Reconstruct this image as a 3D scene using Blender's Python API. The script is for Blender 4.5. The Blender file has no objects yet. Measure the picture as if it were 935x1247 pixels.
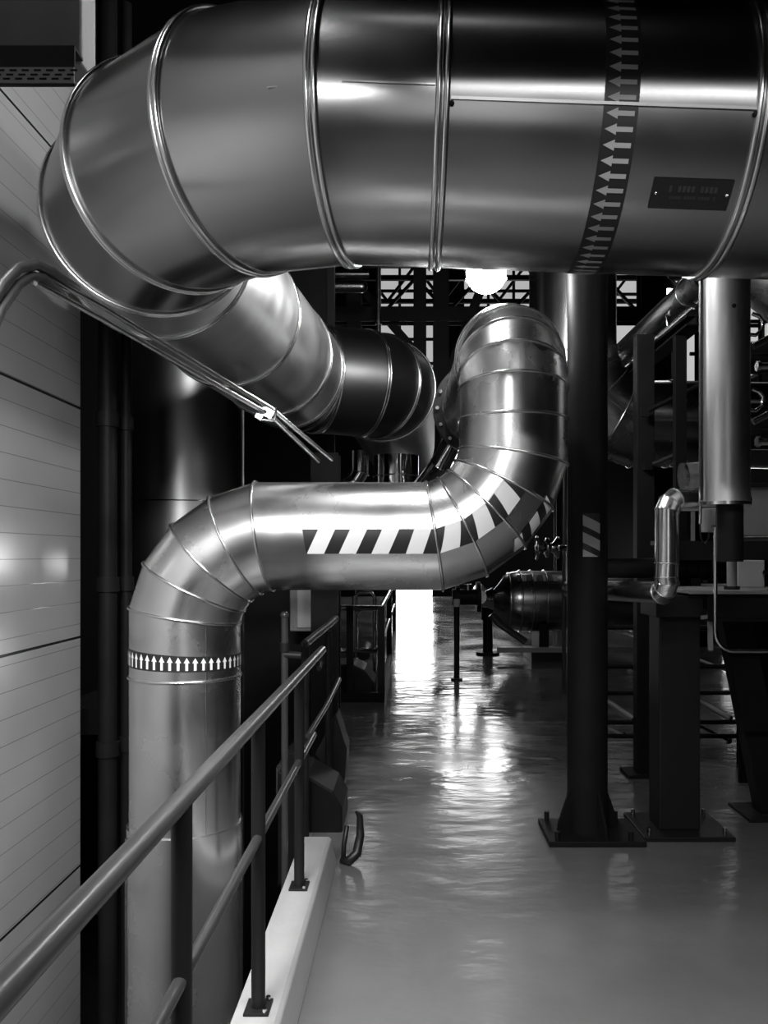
import bpy, math, random
from mathutils import Vector, Matrix
random.seed(7)
C = bpy.context.scene.collection
sc = bpy.context.scene
PI = math.pi
V = Vector
CAM_H = 1.5

# ------------------------------------------------------------------ camera, world, light, exposure
cam_d = bpy.data.cameras.new('camera'); cam = bpy.data.objects.new('camera', cam_d); C.objects.link(cam)
cam.location = (0, 0, CAM_H); cam.rotation_euler = (PI / 2, 0, 0)
cam_d.sensor_width = 36.0; cam_d.sensor_fit = 'AUTO'
cam_d.lens = 36.0 * 1000 / 1247
cam_d.shift_x = -32.5 / 1247; cam_d.shift_y = 52.5 / 1247
cam_d.clip_start = 0.05; cam_d.clip_end = 200
sc.camera = cam

w = bpy.data.worlds.new('hall_ambient'); sc.world = w; w.use_nodes = True
w.node_tree.nodes['Background'].inputs[0].default_value = (0.5, 0.5, 0.5, 1)
w.node_tree.nodes['Background'].inputs[1].default_value = 0.02

def area(name, loc, target, sx, sy, power, spread=180):
    l = bpy.data.lights.new(name, 'AREA'); l.shape = 'RECTANGLE'; l.size = sx; l.size_y = sy; l.energy = power
    l.spread = math.radians(spread)
    o = bpy.data.objects.new(name, l); C.objects.link(o); o.location = loc
    o.rotation_euler = (V(target) - V(loc)).to_track_quat('-Z', 'Y').to_euler()
    return o
area('tube_light', (0.75, 1.45, 2.93), (0.75, 1.6, 0), 1.4, 0.05, 40, 153)
area('side_fill_light', (-0.7, 0.5, 2.9), (-1.6, 3.4, 0.5), 1.0, 0.08, 40, 82)  # unseen side light added to brighten the wall and pipe leg
area('floor_fill_light', (0.6, 0.9, 6.0), (0.6, 0.9, 0), 1.6, 0.5, 5, 44)  # no fixture: overhead fill added for the near floor
area('wall_fill_light', (-1.0, 0.6, 5.6), (-1.05, 0.7, 0), 0.4, 1.2, 60, 70)  # no fixture: added to brighten the clad wall
REAR_FILL = 1.2  # glow of the pane added on the rear wall as fill
GLOBE = 150.0

sc.view_settings.view_transform = 'Standard'; sc.view_settings.look = 'None'
sc.view_settings.gamma = 1.0; sc.view_settings.use_curve_mapping = False
sc.view_settings.exposure = 0.0
sc.cycles.use_denoising = True
sc.cycles.max_bounces = 8
sc.cycles.sample_clamp_indirect = 6.0

# ------------------------------------------------------------------ materials
def mat(name, base, rough=0.5, metal=0.0, emit=0.0, spec=0.5, mottle=0.0, mscale=(6, 6, 6), rvar=0.0, bump=0.0, bscale=(20, 20, 20), coat=0.0):
    m = bpy.data.materials.new(name); m.use_nodes = True
    nt = m.node_tree; b = nt.nodes['Principled BSDF']
    b.inputs['Base Color'].default_value = (base, base, base, 1)
    b.inputs['Roughness'].default_value = rough; b.inputs['Metallic'].default_value = metal
    b.inputs['Specular IOR Level'].default_value = spec
    if coat: b.inputs['Coat Weight'].default_value = coat; b.inputs['Coat Roughness'].default_value = 0.1
    if emit:
        b.inputs['Emission Color'].default_value = (1, 1, 1, 1); b.inputs['Emission Strength'].default_value = emit
    tc = nt.nodes.new('ShaderNodeTexCoord')
    def noise(scale, detail=4):
        mp = nt.nodes.new('ShaderNodeMapping'); mp.inputs['Scale'].default_value = scale
        nt.links.new(tc.outputs['Object'], mp.inputs['Vector'])
        n = nt.nodes.new('ShaderNodeTexNoise'); n.inputs['Scale'].default_value = 1.0; n.inputs['Detail'].default_value = detail
        nt.links.new(mp.outputs['Vector'], n.inputs['Vector'])
        return n.outputs['Fac']
    if mottle or rvar:
        f = noise(mscale)
        if mottle:
            r = nt.nodes.new('ShaderNodeMapRange'); nt.links.new(f, r.inputs['Value'])
            r.inputs['From Min'].default_value = 0.1; r.inputs['From Max'].default_value = 0.9
            r.inputs['To Min'].default_value = base * (1 - mottle); r.inputs['To Max'].default_value = base * (1 + mottle)
            cc = nt.nodes.new('ShaderNodeCombineColor')
            for k in range(3): nt.links.new(r.outputs['Result'], cc.inputs[k])
            nt.links.new(cc.outputs['Color'], b.inputs['Base Color'])
        if rvar:
            r = nt.nodes.new('ShaderNodeMapRange'); nt.links.new(f, r.inputs['Value'])
            r.inputs['From Min'].default_value = 0.1; r.inputs['From Max'].default_value = 0.9
            r.inputs['To Min'].default_value = rough - rvar; r.inputs['To Max'].default_value = rough + rvar
            nt.links.new(r.outputs['Result'], b.inputs['Roughness'])
    if bump:
        f = noise(bscale, 1.0)
        bp = nt.nodes.new('ShaderNodeBump'); bp.inputs['Strength'].default_value = bump; bp.inputs['Distance'].default_value = 0.01
        nt.links.new(f, bp.inputs['Height']); nt.links.new(bp.outputs['Normal'], b.inputs['Normal'])
    return m

M = {}
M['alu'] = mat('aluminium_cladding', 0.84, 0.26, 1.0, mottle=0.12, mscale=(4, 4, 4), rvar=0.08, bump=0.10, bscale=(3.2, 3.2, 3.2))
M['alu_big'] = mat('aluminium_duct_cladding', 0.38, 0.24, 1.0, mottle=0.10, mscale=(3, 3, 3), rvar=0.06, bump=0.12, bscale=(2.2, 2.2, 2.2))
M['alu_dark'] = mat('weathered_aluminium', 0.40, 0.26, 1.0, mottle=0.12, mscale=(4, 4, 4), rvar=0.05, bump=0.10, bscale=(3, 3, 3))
M['galv'] = mat('dull_galvanised_sheet', 0.80, 0.40, 1.0, mottle=0.15, mscale=(6, 6, 3), rvar=0.1)
M['vessel'] = mat('vessel_sheet', 0.6, 0.36, 1.0, mottle=0.1, mscale=(2, 2, 1), rvar=0.08)
M['sheet_shaded'] = mat('shaded_duct_sheet', 0.09, 0.42, 1.0, mottle=0.1)  # shade on the duct's far bend put into the sheet colour
M['bead'] = mat('seam_bead_metal', 0.72, 0.25, 1.0)
M['chrome'] = mat('polished_sheet', 0.75, 0.10, 1.0, bump=0.5, bscale=(9, 9, 3))
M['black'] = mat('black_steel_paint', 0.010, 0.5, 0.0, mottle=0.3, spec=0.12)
M['dark'] = mat('dark_grey_paint', 0.014, 0.45, 0.0, mottle=0.2, spec=0.2)
M['grey'] = mat('grey_paint', 0.22, 0.45, 0.0, mottle=0.12)
M['pale'] = mat('pale_panel_paint', 0.45, 0.5, 0.0, mottle=0.06)
M['rail'] = mat('grey_rail_paint', 0.05, 0.30, 0.2, mottle=0.15, mscale=(12, 12, 12))
M['kerb'] = mat('painted_concrete', 0.42, 0.5, 0.0, mottle=0.10, mscale=(7, 7, 7), bump=0.15, bscale=(30, 30, 30))
M['concrete'] = mat('raw_concrete', 0.16, 0.8, 0.0, mottle=0.25, mscale=(5, 5, 1), bump=0.2, bscale=(40, 40, 40))
M['tape_k'] = mat('black_tape', 0.012, 0.45)
M['tape_w'] = mat('white_tape', 0.78, 0.45)
M['tape_g'] = mat('grey_label', 0.33, 0.5)
M['plate'] = mat('black_nameplate', 0.008, 0.35)
M['faint'] = mat('faint_lettering', 0.025, 0.5)
M['rubber'] = mat('black_rubber', 0.01, 0.4)
M['tube'] = mat('stainless_tube', 0.7, 0.18, 1.0)
M['globe'] = mat('lit_globe_glass', 0.9, 0.3, emit=GLOBE)
M['fill_rear'] = mat('rear_fill_glow', 0.5, 0.4, emit=REAR_FILL)
M['bay'] = mat('lit_lamp_glass', 0.9, 0.3, emit=22.0)
M['pane'] = mat('daylit_pane', 0.5, 0.4, emit=0.42)
M['pane_hi'] = mat('daylit_pane_bright', 0.5, 0.4, emit=9.0)
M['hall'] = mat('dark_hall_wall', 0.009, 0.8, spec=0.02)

def floor_mat():
    m = bpy.data.materials.new('epoxy_floor'); m.use_nodes = True
    nt = m.node_tree; b = nt.nodes['Principled BSDF']
    tc = nt.nodes.new('ShaderNodeTexCoord')
    def nz(scale, detail=4, rough=0.5):
        mp = nt.nodes.new('ShaderNodeMapping'); mp.inputs['Scale'].default_value = scale
        nt.links.new(tc.outputs['Object'], mp.inputs['Vector'])
        n = nt.nodes.new('ShaderNodeTexNoise'); n.inputs['Scale'].default_value = 1.0
        n.inputs['Detail'].default_value = detail; n.inputs['Roughness'].default_value = rough
        nt.links.new(mp.outputs['Vector'], n.inputs['Vector']); return n.outputs['Fac']
    def rng(f, a, bb, lo, hi):
        r = nt.nodes.new('ShaderNodeMapRange'); nt.links.new(f, r.inputs['Value'])
        r.inputs['From Min'].default_value = a; r.inputs['From Max'].default_value = bb
        r.inputs['To Min'].default_value = lo; r.inputs['To Max'].default_value = hi
        return r.outputs['Result']
    f = rng(nz((1.1, 0.8, 1), 6, 0.6), 0.3, 0.7, 0.115, 0.165)
    cc = nt.nodes.new('ShaderNodeCombineColor')
    for k in range(3): nt.links.new(f, cc.inputs[k])
    nt.links.new(cc.outputs['Color'], b.inputs['Base Color'])
    nt.links.new(rng(nz((1.4, 1.0, 1), 5), 0.35, 0.65, 0.10, 0.24), b.inputs['Roughness'])
    add = nt.nodes.new('ShaderNodeMath'); add.operation = 'ADD'
    nt.links.new(nz((5, 9, 1), 3), add.inputs[0]); nt.links.new(rng(nz((1.6, 2.6, 1), 2), 0, 1, 0, 2.2), add.inputs[1])
    bp = nt.nodes.new('ShaderNodeBump'); bp.inputs['Strength'].default_value = 0.22; bp.inputs['Distance'].default_value = 0.02
    nt.links.new(add.outputs[0], bp.inputs['Height']); nt.links.new(bp.outputs['Normal'], b.inputs['Normal'])
    b.inputs['Specular IOR Level'].default_value = 0.6
    return m
M['floor'] = floor_mat()

def clad_mat():
    m = bpy.data.materials.new('grooved_wall_cladding'); m.use_nodes = True
    nt = m.node_tree; b = nt.nodes['Principled BSDF']
    tc = nt.nodes.new('ShaderNodeTexCoord'); sx = nt.nodes.new('ShaderNodeSeparateXYZ')
    nt.links.new(tc.outputs['Object'], sx.inputs[0])
    def math_(op, a, v):
        n = nt.nodes.new('ShaderNodeMath'); n.operation = op
        if isinstance(a, (int, float)): n.inputs[0].default_value = a
        else: nt.links.new(a, n.inputs[0])
        if isinstance(v, (int, float)): n.inputs[1].default_value = v
        else: nt.links.new(v, n.inputs[1])
        return n.outputs[0]
    fr = math_('FRACT', math_('DIVIDE', sx.outputs['Z'], 0.115), 0)
    g1 = math_('LESS_THAN', fr, 0.03)
    fr2 = math_('FRACT', math_('DIVIDE', math_('ADD', sx.outputs['Z'], 0.37), 1.21), 0)
    g2 = math_('LESS_THAN', fr2, 0.011)
    dark = math_('MINIMUM', math_('ADD', math_('MULTIPLY', g1, 0.45), math_('MULTIPLY', g2, 0.95)), 0.95)
    n = nt.nodes.new('ShaderNodeTexNoise'); n.inputs['Scale'].default_value = 2.5; n.inputs['Detail'].default_value = 5
    nt.links.new(tc.outputs['Object'], n.inputs['Vector'])
    base = math_('ADD', math_('MULTIPLY', n.outputs['Fac'], 0.14), 0.44)
    col = math_('MULTIPLY', base, math_('SUBTRACT', 1.0, dark))
    cc = nt.nodes.new('ShaderNodeCombineColor')
    for k in range(3): nt.links.new(col, cc.inputs[k])
    nt.links.new(cc.outputs['Color'], b.inputs['Base Color'])
    b.inputs['Metallic'].default_value = 0.35; b.inputs['Roughness'].default_value = 0.17
    bp = nt.nodes.new('ShaderNodeBump'); bp.inputs['Strength'].default_value = 0.5; bp.inputs['Distance'].default_value = 0.004
    bp.invert = True
    nt.links.new(dark, bp.inputs['Height']); nt.links.new(bp.outputs['Normal'], b.inputs['Normal'])
    return m
M['clad'] = clad_mat()

# ------------------------------------------------------------------ mesh helpers
class MB:
    def __init__(s): s.v = []; s.f = []; s.sm = []; s.mi = []
    def add(s, verts, faces, smooth=False, mi=0):
        o = len(s.v); s.v += [V(p) for p in verts]
        for f in faces: s.f.append([i + o for i in f]); s.sm.append(smooth); s.mi.append(mi)
    def box(s, c, d, rot=None, mi=0):
        c = V(c); hx, hy, hz = d[0] / 2, d[1] / 2, d[2] / 2
        pts = [V((x, y, z)) for x in (-hx, hx) for y in (-hy, hy) for z in (-hz, hz)]
        if rot is not None: pts = [rot @ p for p in pts]
        s.add([p + c for p in pts], [(0, 1, 3, 2), (4, 6, 7, 5), (0, 4, 5, 1), (2, 3, 7, 6), (0, 2, 6, 4), (1, 5, 7, 3)], mi=mi)
        return s
    def box2(s, a, b, mi=0):
        a = V(a); b = V(b); return s.box((a + b) / 2, [abs(b[i] - a[i]) for i in range(3)], mi=mi)
    def bar(s, a, b, wx, wy, up=(0, 0, 1), mi=0):           # rectangular bar from a to b
        a = V(a); b = V(b); t = (b - a).normalized(); u = V(up)
        if abs(t.dot(u)) > 0.99: u = V((0, 1, 0))
        x = t.cross(u).normalized(); y = x.cross(t)
        pts = []
        for p in (a, b):
            for sx, sy in ((-1, -1), (1, -1), (1, 1), (-1, 1)): pts.append(p + x * sx * wx / 2 + y * sy * wy / 2)
        s.add(pts, [(3, 2, 1, 0), (4, 5, 6, 7), (0, 1, 5, 4), (1, 2, 6, 5), (2, 3, 7, 6), (3, 0, 4, 7)], mi=mi); return s
    def tube(s, pts, r, n=16, caps=True, mi=0, closed=False):
        pts = [V(p) for p in pts]; k = len(pts)
        rs = r if isinstance(r, (list, tuple)) else [r] * k
        tang = []
        for i in range(k):
            if closed: t = pts[(i + 1) % k] - pts[i - 1]
            else: t = pts[min(i + 1, k - 1)] - pts[max(i - 1, 0)]
            tang.append(t.normalized())
        u = V((0, 0, 1)) if abs(tang[0].z) < 0.9 else V((1, 0, 0))
        N = (u - tang[0] * u.dot(tang[0])).normalized()
        vs = []
        for i in range(k):
            if i: N = tang[i - 1].rotation_difference(tang[i]) @ N
            N = (N - tang[i] * N.dot(tang[i])).normalized(); B = tang[i].cross(N)
            for j in range(n):
                a = 2 * PI * j / n; vs.append(pts[i] + (N * math.cos(a) + B * math.sin(a)) * rs[i])
        fs = []
        for i in range(k if closed else k - 1):
            i2 = (i + 1) % k
            for j in range(n):
                j2 = (j + 1) % n; fs.append((i * n + j, i * n + j2, i2 * n + j2, i2 * n + j))
        s.add(vs, fs, True, mi)
        if caps and not closed:
            s.add(vs[:n], [tuple(range(n))[::-1]], False, mi); s.add(vs[-n:], [tuple(range(n))], False, mi)
        return s
    def cyl(s, a, b, r, n=24, mi=0): return s.tube([a, b], r, n, True, mi)
    def prism(s, poly, off, mi=0):                            # closed polygon extruded by a vector
        k = len(poly); p = [V(q) for q in poly]; q = [x + V(off) for x in p]
        s.add(p + q, [tuple(range(k))[::-1], tuple(range(k, 2 * k))] + [(i, (i + 1) % k, (i + 1) % k + k, i + k) for i in range(k)], mi=mi); return s
    def sphere(s, c, r, n=24, m=14, mi=0, zs=1.0, cut=(0, 1)):
        vs = []; fs = []
        for i in range(m + 1):
            th = PI * (cut[0] + (cut[1] - cut[0]) * i / m)
            for j in range(n):
                a = 2 * PI * j / n
                vs.append(V(c) + V((r * math.sin(th) * math.cos(a), r * math.sin(th) * math.sin(a), r * zs * math.cos(th))))
        for i in range(m):
            for j in range(n):
                j2 = (j + 1) % n; fs.append((i * n + j, (i + 1) * n + j, (i + 1) * n + j2, i * n + j2))
        s.add(vs, fs, True, mi); return s
    def lathe(s, a, axis, prof, n=36, mi=0, smooth=True):     # prof: (distance along axis, radius)
        ax = V(axis).normalized(); u = V((0, 0, 1)) if abs(ax.z) < 0.9 else V((1, 0, 0))
        N = (u - ax * u.dot(ax)).normalized(); B = ax.cross(N); vs = []; fs = []
        for d, r in prof:
            for j in range(n):
                t = 2 * PI * j / n; vs.append(V(a) + ax * d + (N * math.cos(t) + B * math.sin(t)) * max(r, 1e-4))
        for i in range(len(prof) - 1):
            for j in range(n):
                j2 = (j + 1) % n; fs.append((i * n + j, i * n + j2, (i + 1) * n + j2, (i + 1) * n + j))
        s.add(vs, fs, smooth, mi); return s

ORG = {}
def obj(name, mb, m, parent=None, bevel=0.0):
    root = parent
    while root is not None and root.parent is not None: root = root.parent
    off = ORG.get(root.name, V((0, 0, 0))) if root else V((0, 0, 0))
    if root is None:                                         # a one-mesh thing: origin at its base
        xs = [p.x for p in mb.v]; ys = [p.y for p in mb.v]; off = V(((min(xs) + max(xs)) / 2, (min(ys) + max(ys)) / 2, min(p.z for p in mb.v)))
    me = bpy.data.meshes.new(name)
    me.from_pydata([tuple(p - off) for p in mb.v], [], mb.f)
    for i, p in enumerate(me.polygons): p.use_smooth = mb.sm[i]; p.material_index = mb.mi[i]
    for q in (m if isinstance(m, (list, tuple)) else [m]): me.materials.append(q)
    me.update()
    o = bpy.data.objects.new(name, me); C.objects.link(o)
    if root is None: o.location = off; ORG[o.name] = off
    if parent is not None: o.parent = parent
    if bevel:
        b = o.modifiers.new('edge', 'BEVEL'); b.width = bevel; b.segments = 2; b.limit_method = 'ANGLE'; b.angle_limit = math.radians(40)
    return o
def tag(o, label, cat, group=None):
    o['label'] = label; o['category'] = cat
    if group: o['group'] = group
    return o
def thing(name, label, cat, loc=(0, 0, 0), group=None):
    o = bpy.data.objects.new(name, None); C.objects.link(o); o.location = loc; o.empty_display_size = 0.1
    ORG[o.name] = V(loc); return tag(o, label, cat, group)
def struct(name, mb, m, bevel=0.0, parent=None):
    o = obj(name, mb, m, parent, bevel)
    if parent is None: o['kind'] = 'structure'
    return o
def copy_tree(o, parent=None):
    c = o.copy(); C.objects.link(c); c.parent = parent
    for ch in list(o.children): copy_tree(ch, c)
    return c
def P(px, py, Y):                                             # a point of the hall seen along the corridor axis, Y metres ahead
    return V(((px - 500) / 1000 * Y, Y, CAM_H + (676 - py) / 1000 * Y))

# a pipe of straight sheet sections between mitred joints
def bend(A, B, D, R, n):
    A, B, D = V(A), V(B), V(D)
    t1 = (B - A).normalized(); t2 = (D - B).normalized(); phi = t1.angle(t2)
    d = R * math.tan(phi / 2); S = B - t1 * d
    inn = (t2 - t1 * t2.dot(t1)).normalized(); O = S + inn * R; step = phi / n; rr = R / math.cos(step / 2)
    return [O + (-inn * math.cos((i + .5) * step) + t1 * math.sin((i + .5) * step)) * rr for i in range(n)]
class Pipe:
    def __init__(s, pts, r, N0):
        s.p = [V(q) for q in pts]; s.r = r; k = len(pts)
        s.t = [(s.p[i + 1] - s.p[i]).normalized() for i in range(k - 1)]
        N = V(N0); N = (N - s.t[0] * N.dot(s.t[0])).normalized(); s.N = [N]
        for i in range(1, k - 1):
            N = s.t[i - 1].rotation_difference(s.t[i]) @ N; N = (N - s.t[i] * N.dot(s.t[i])).normalized(); s.N.append(N)
        s.L = [0]
        for i in range(k - 1): s.L.append(s.L[-1] + (s.p[i + 1] - s.p[i]).length)
    def ring(s, i, seg, a, r):                                # joint i seen from segment seg
        t = s.t[seg]; N = s.N[seg]; B = t.cross(N); e = (N * math.cos(a) + B * math.sin(a)) * r
        t1 = s.t[max(i - 1, 0)]; t2 = s.t[min(i, len(s.t) - 1)]; m = (t1 + t2).normalized()
        return s.p[i] + e - t * (e.dot(m) / t.dot(m))
    def at(s, u, a, off=0.0):
        i = 0
        while i < len(s.t) - 1 and u > s.L[i + 1]: i += 1
        f = (u - s.L[i]) / (s.L[i + 1] - s.L[i])
        return s.ring(i, i, a, s.r + off).lerp(s.ring(i + 1, i, a, s.r + off), f)
    def section(s, i, n=64, r=None):
        mb = MB(); r = r or s.r
        vs = [s.ring(i, i, 2 * PI * j / n, r) for j in range(n)] + [s.ring(i + 1, i, 2 * PI * j / n, r) for j in range(n)]
        mb.add(vs, [(j, (j + 1) % n, n + (j + 1) % n, n + j) for j in range(n)], True); return mb
    def cap(s, end, n=48):
        i = 0 if end == 0 else len(s.p) - 1; seg = 0 if end == 0 else len(s.t) - 1
        mb = MB(); mb.add([s.ring(i, seg, 2 * PI * j / n, s.r) for j in range(n)], [tuple(range(n)) if end else tuple(range(n))[::-1]]); return mb
    def bead(s, i, rb, dist=(0,), n=64):
        mb = MB(); seg = min(i, len(s.t) - 1)
        for d in dist: mb.tube([s.ring(i, seg, 2 * PI * j / n, s.r + rb * 0.35) + s.t[seg] * d for j in range(n)], rb, 8, closed=True)
        return mb
    def patch(s, mb, u0, u1, a0, a1, off, nu=4, na=4, mi=0, skew=0.0):
        vs = []; fs = []
        for j in range(na + 1):
            fa = j / na; a = a0 + (a1 - a0) * fa
            for i in range(nu + 1): vs.append(s.at(u0 + (u1 - u0) * i / nu + skew * fa, a, off))
        w = nu + 1
        for j in range(na):
            for i in range(nu): fs.append((j * w + i, j * w + i + 1, (j + 1) * w + i + 1, (j + 1) * w + i))
        mb.add(vs, fs, True, mi)
    def poly(s, mb, ua, off, mi=0): mb.add([s.at(u, a, off) for u, a in ua], [tuple(range(len(ua)))], False, mi)
    def dress(s, root, m, rb, dist=(0,), skip=(), beadmat=None, secname='cladding_section', matfn=None):
        for i in range(len(s.t)): obj(secname, s.section(i), matfn(i) if matfn else m, root)
        for i in range(1, len(s.p) - 1):
            if i not in skip: obj('seam_ring', s.bead(i, rb, dist), beadmat or M['bead'], root)
def arrow_band(pipe, u0, u1, n, off, sgn, flip=False):
    mb = MB(); w = u1 - u0
    pipe.patch(mb, u0, u1, 0, 2 * PI, off, 2, 96, 0)
    da = 2 * PI / n
    for k in range(n):
        a = k * da
        def U(x): return u0 + w * (x if sgn > 0 else 1 - x)
        for q in ([(0.10, -.16), (0.62, -.16), (0.62, .16), (0.10, .16)], [(0.58, -.36), (0.92, 0), (0.58, .36)]):
            pipe.poly(mb, [(U(x), a + y * da) for x, y in q], off + 0.0012, 1)
    return mb

# ------------------------------------------------------------------ the setting
mb = MB(); mb.box2((-0.53, -5, -0.25), (9.5, 30, 0)); mb.box2((-0.95, 5.8, -0.25), (-0.53, 30, 0)); mb.box2((-3.5, 8, -0.25), (-0.95, 30, 0))
struct('floor', mb, M['floor'])
struct('floor_pit', MB().box2((-3.5, -5, -2.2), (-0.53, 8, -2.0)), M['dark'])
struct('trim_1', MB().prism([(-0.53, -5, 0), (-0.36, -5, 0), (-0.385, -5, 0.12), (-0.40, -5, 0.13), (-0.53, -5, 0.13)], (0, 9.0, 0)), M['kerb'], 0.006)
struct('trim_2', MB().box2((-0.55, -5, -2), (-0.53, 5.8, -0.0)), M['concrete'])
struct('wall_left', MB().box2((-1.95, -5, -2.2), (-1.75, 4.35, 4.2)), M['clad'])
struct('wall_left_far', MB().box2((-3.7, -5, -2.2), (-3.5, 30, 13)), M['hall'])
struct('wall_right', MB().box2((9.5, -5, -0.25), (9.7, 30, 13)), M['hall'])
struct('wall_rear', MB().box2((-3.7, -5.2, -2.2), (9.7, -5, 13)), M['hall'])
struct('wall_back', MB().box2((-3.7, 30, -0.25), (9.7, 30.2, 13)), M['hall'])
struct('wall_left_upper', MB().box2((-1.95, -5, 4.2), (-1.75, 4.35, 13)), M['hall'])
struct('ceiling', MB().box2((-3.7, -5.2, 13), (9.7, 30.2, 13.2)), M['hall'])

def window(idx, x0, x1, z0, z1, nx, nz, pm, y=29.97):
    pane = obj('window_%d' % idx, MB().box2((x0, y - 0.02, z0), (x1, y, z1)), pm); pane['kind'] = 'structure'
    fr = MB()
    for i in range(nx + 1):
        x = x0 + (x1 - x0) * i / nx; fr.box2((x - 0.05, y - 0.1, z0 - .05), (x + 0.05, y - 0.02, z1 + .05))
    for i in range(nz + 1):
        z = z0 + (z1 - z0) * i / nz; fr.box2((x0 - .05, y - 0.1, z - 0.05), (x1 + .05, y - 0.02, z + 0.05))
    obj('window_frame', fr, M['black'], pane)
window(1, -1.2, 1.2, 7.6, 12.0, 3, 5, M['pane'])
window(2, 1.9, 5.6, 7.6, 12.0, 4, 5, M['pane'])
window(3, 6.4, 9.3, 7.0, 12.0, 3, 5, M['pane'])
window(4, 1.2, 3.5, 4.0, 7.0, 2, 2, M['pane_hi'])
p = obj('window_6', MB().box2((-0.3, -4.98, 0.9), (1.3, -4.96, 3.1)), M['fill_rear']); p['kind'] = 'structure'  # glowing pane added behind the camera as fill light, out of view
fr = MB()
for x in (-.3, .5, 1.3): fr.box2((x - .04, -4.97, .85), (x + .04, -4.9, 3.15))
obj('window_frame', fr, M['black'], p)
p = obj('door_1', MB().box2((-0.62, 29.94, 0.02), (0.78, 29.97, 3.0)), M['pane_hi']); p['kind'] = 'structure'
fr = MB(); fr.box2((-0.7, 29.9, 0), (-0.62, 29.98, 3.08)); fr.box2((0.78, 29.9, 0), (0.86, 29.98, 3.08)); fr.box2((-0.62, 29.9, 3.0), (0.78, 29.98, 3.08))
obj('door_frame', fr, M['dark'], p)
def side_window(idx, y0, y1, z0, z1, ny, pm):
    p = obj('window_%d' % idx, MB().box2((9.46, y0, z0), (9.48, y1, z1)), pm); p['kind'] = 'structure'
    fr = MB()
    for i in range(ny + 1):
        y = y0 + (y1 - y0) * i / ny; fr.box2((9.38, y - .05, z0 - .05), (9.46, y + .05, z1 + .05))
    for z in (z0, z1): fr.box2((9.38, y0 - .05, z - .05), (9.46, y1 + .05, z + .05))
    obj('window_frame', fr, M['black'], p)
side_window(5, 21.5, 29.7, 0.75, 1.85, 3, M['pane_hi'])  # low pane added to give the cladding its bright mirrored band
side_window(8, 19.5, 29.5, 6.4, 11.6, 4, M['pane'])

# ------------------------------------------------------------------ overhead duct
def zc(x): return 2.83 - 0.035 * x
A = V((3.6, 2.6, zc(3.6))); B = V((-1.23, 2.6, zc(-1.23))); D = V((-0.84, 6.0, 2.80)); E = V((-0.21, 6.25, 2.79)); F = V((-0.12, 9.5, 2.78))
e1 = bend(A, B, D, 1.08, 5); e2 = bend(B, D, E, 0.40, 3); e3 = bend(D, E, F, 0.36, 3)
def onA(x): return V((x, 2.6, zc(x)))
pts = [A, onA(2.35), onA(0.955), onA(0.09)] + e1
q = e1[-1]; dn = (e2[0] - q)
pts += [q + dn * 0.42, q + dn * 0.80] + e2 + e3 + [F]
big = Pipe(pts, 0.395, (0, -1, 0))
duct = thing('overhead_duct', 'huge aluminium clad overhead duct bending from across the passage into the hall, with arrow band', 'duct', (0.5, 2.6, 2.43))
big.dress(duct, M['alu_big'], 0.009, (-0.011, 0.011), matfn=lambda i: M['galv'] if 7 <= i <= 10 else (M['sheet_shaded'] if i > 12 else M['alu_big']))
# angle measured from -Y; t = -X so B = t x N = (-1,0,0)x(0,-1,0) = (0,0,1): positive angle is up
ub = A.x - 0.57
obj('arrow_band', arrow_band(big, ub - 0.047, ub + 0.047, 64, 0.0015, 1), [M['tape_k'], M['tape_g']], duct)['label'] = 'black band with grey arrows'
mb = MB(); up = A.x - 0.80; big.patch(mb, up - 0.112, up + 0.112, -0.90, -0.685, 0.004, 2, 8, 0)
npl = obj('nameplate', mb, M['plate'], duct); npl['label'] = 'black nameplate with two faint lines of lettering'
mb = MB()
for row, (a, n, h) in enumerate(((-0.755, 11, .022), (-0.815, 17, .012))):
    for k in range(n):
        if (k * 7 + row) % 5 == 3: continue
        x = up - 0.07 + 0.14 * k / n; big.patch(mb, x, x + 0.10 / n, a - h, a + h, 0.0055, 1, 1, 0)
obj('lettering', mb, M['faint'], npl)
mb = MB()
for x in (-.1, .1):
    c = big.at(up + x, -0.79, 0.004); mb.sphere(c, 0.005, 10, 6)
obj('rivet', mb, M['bead'], npl)
mb = MB(); big.patch(mb, A.x - 0.955 + .02, A.x - 0.09 - .02, -0.245, -0.225, 0.005, 2, 1, 0)
big.patch(mb, A.x - 0.09 + .02, A.x + 0.30, -0.16, -0.15, 0.004, 2, 1, 0)
obj('lap_seam', mb, M['bead'], duct)
for x in (0.09 + .022, 0.955 - .022):
    mb = MB(); c = big.at(A.x - x, -0.27, 0.002); mb.sphere(c, 0.008, 12, 8); obj('screw', mb, M['black'], duct)
ob = big.L[9]
mb = MB(); big.patch(mb, ob + 0.05, big.L[10] - 0.06, -0.12, -0.09, 0.006, 2, 1, 0); obj('lap_seam', mb, M['dark'], duct)
for k in range(4):
    mb = MB(); mb.sphere(big.at(ob + 0.12 + k * 0.17, -0.17, 0.002), 0.009, 10, 6); obj('screw', mb, M['black'], duct)

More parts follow.
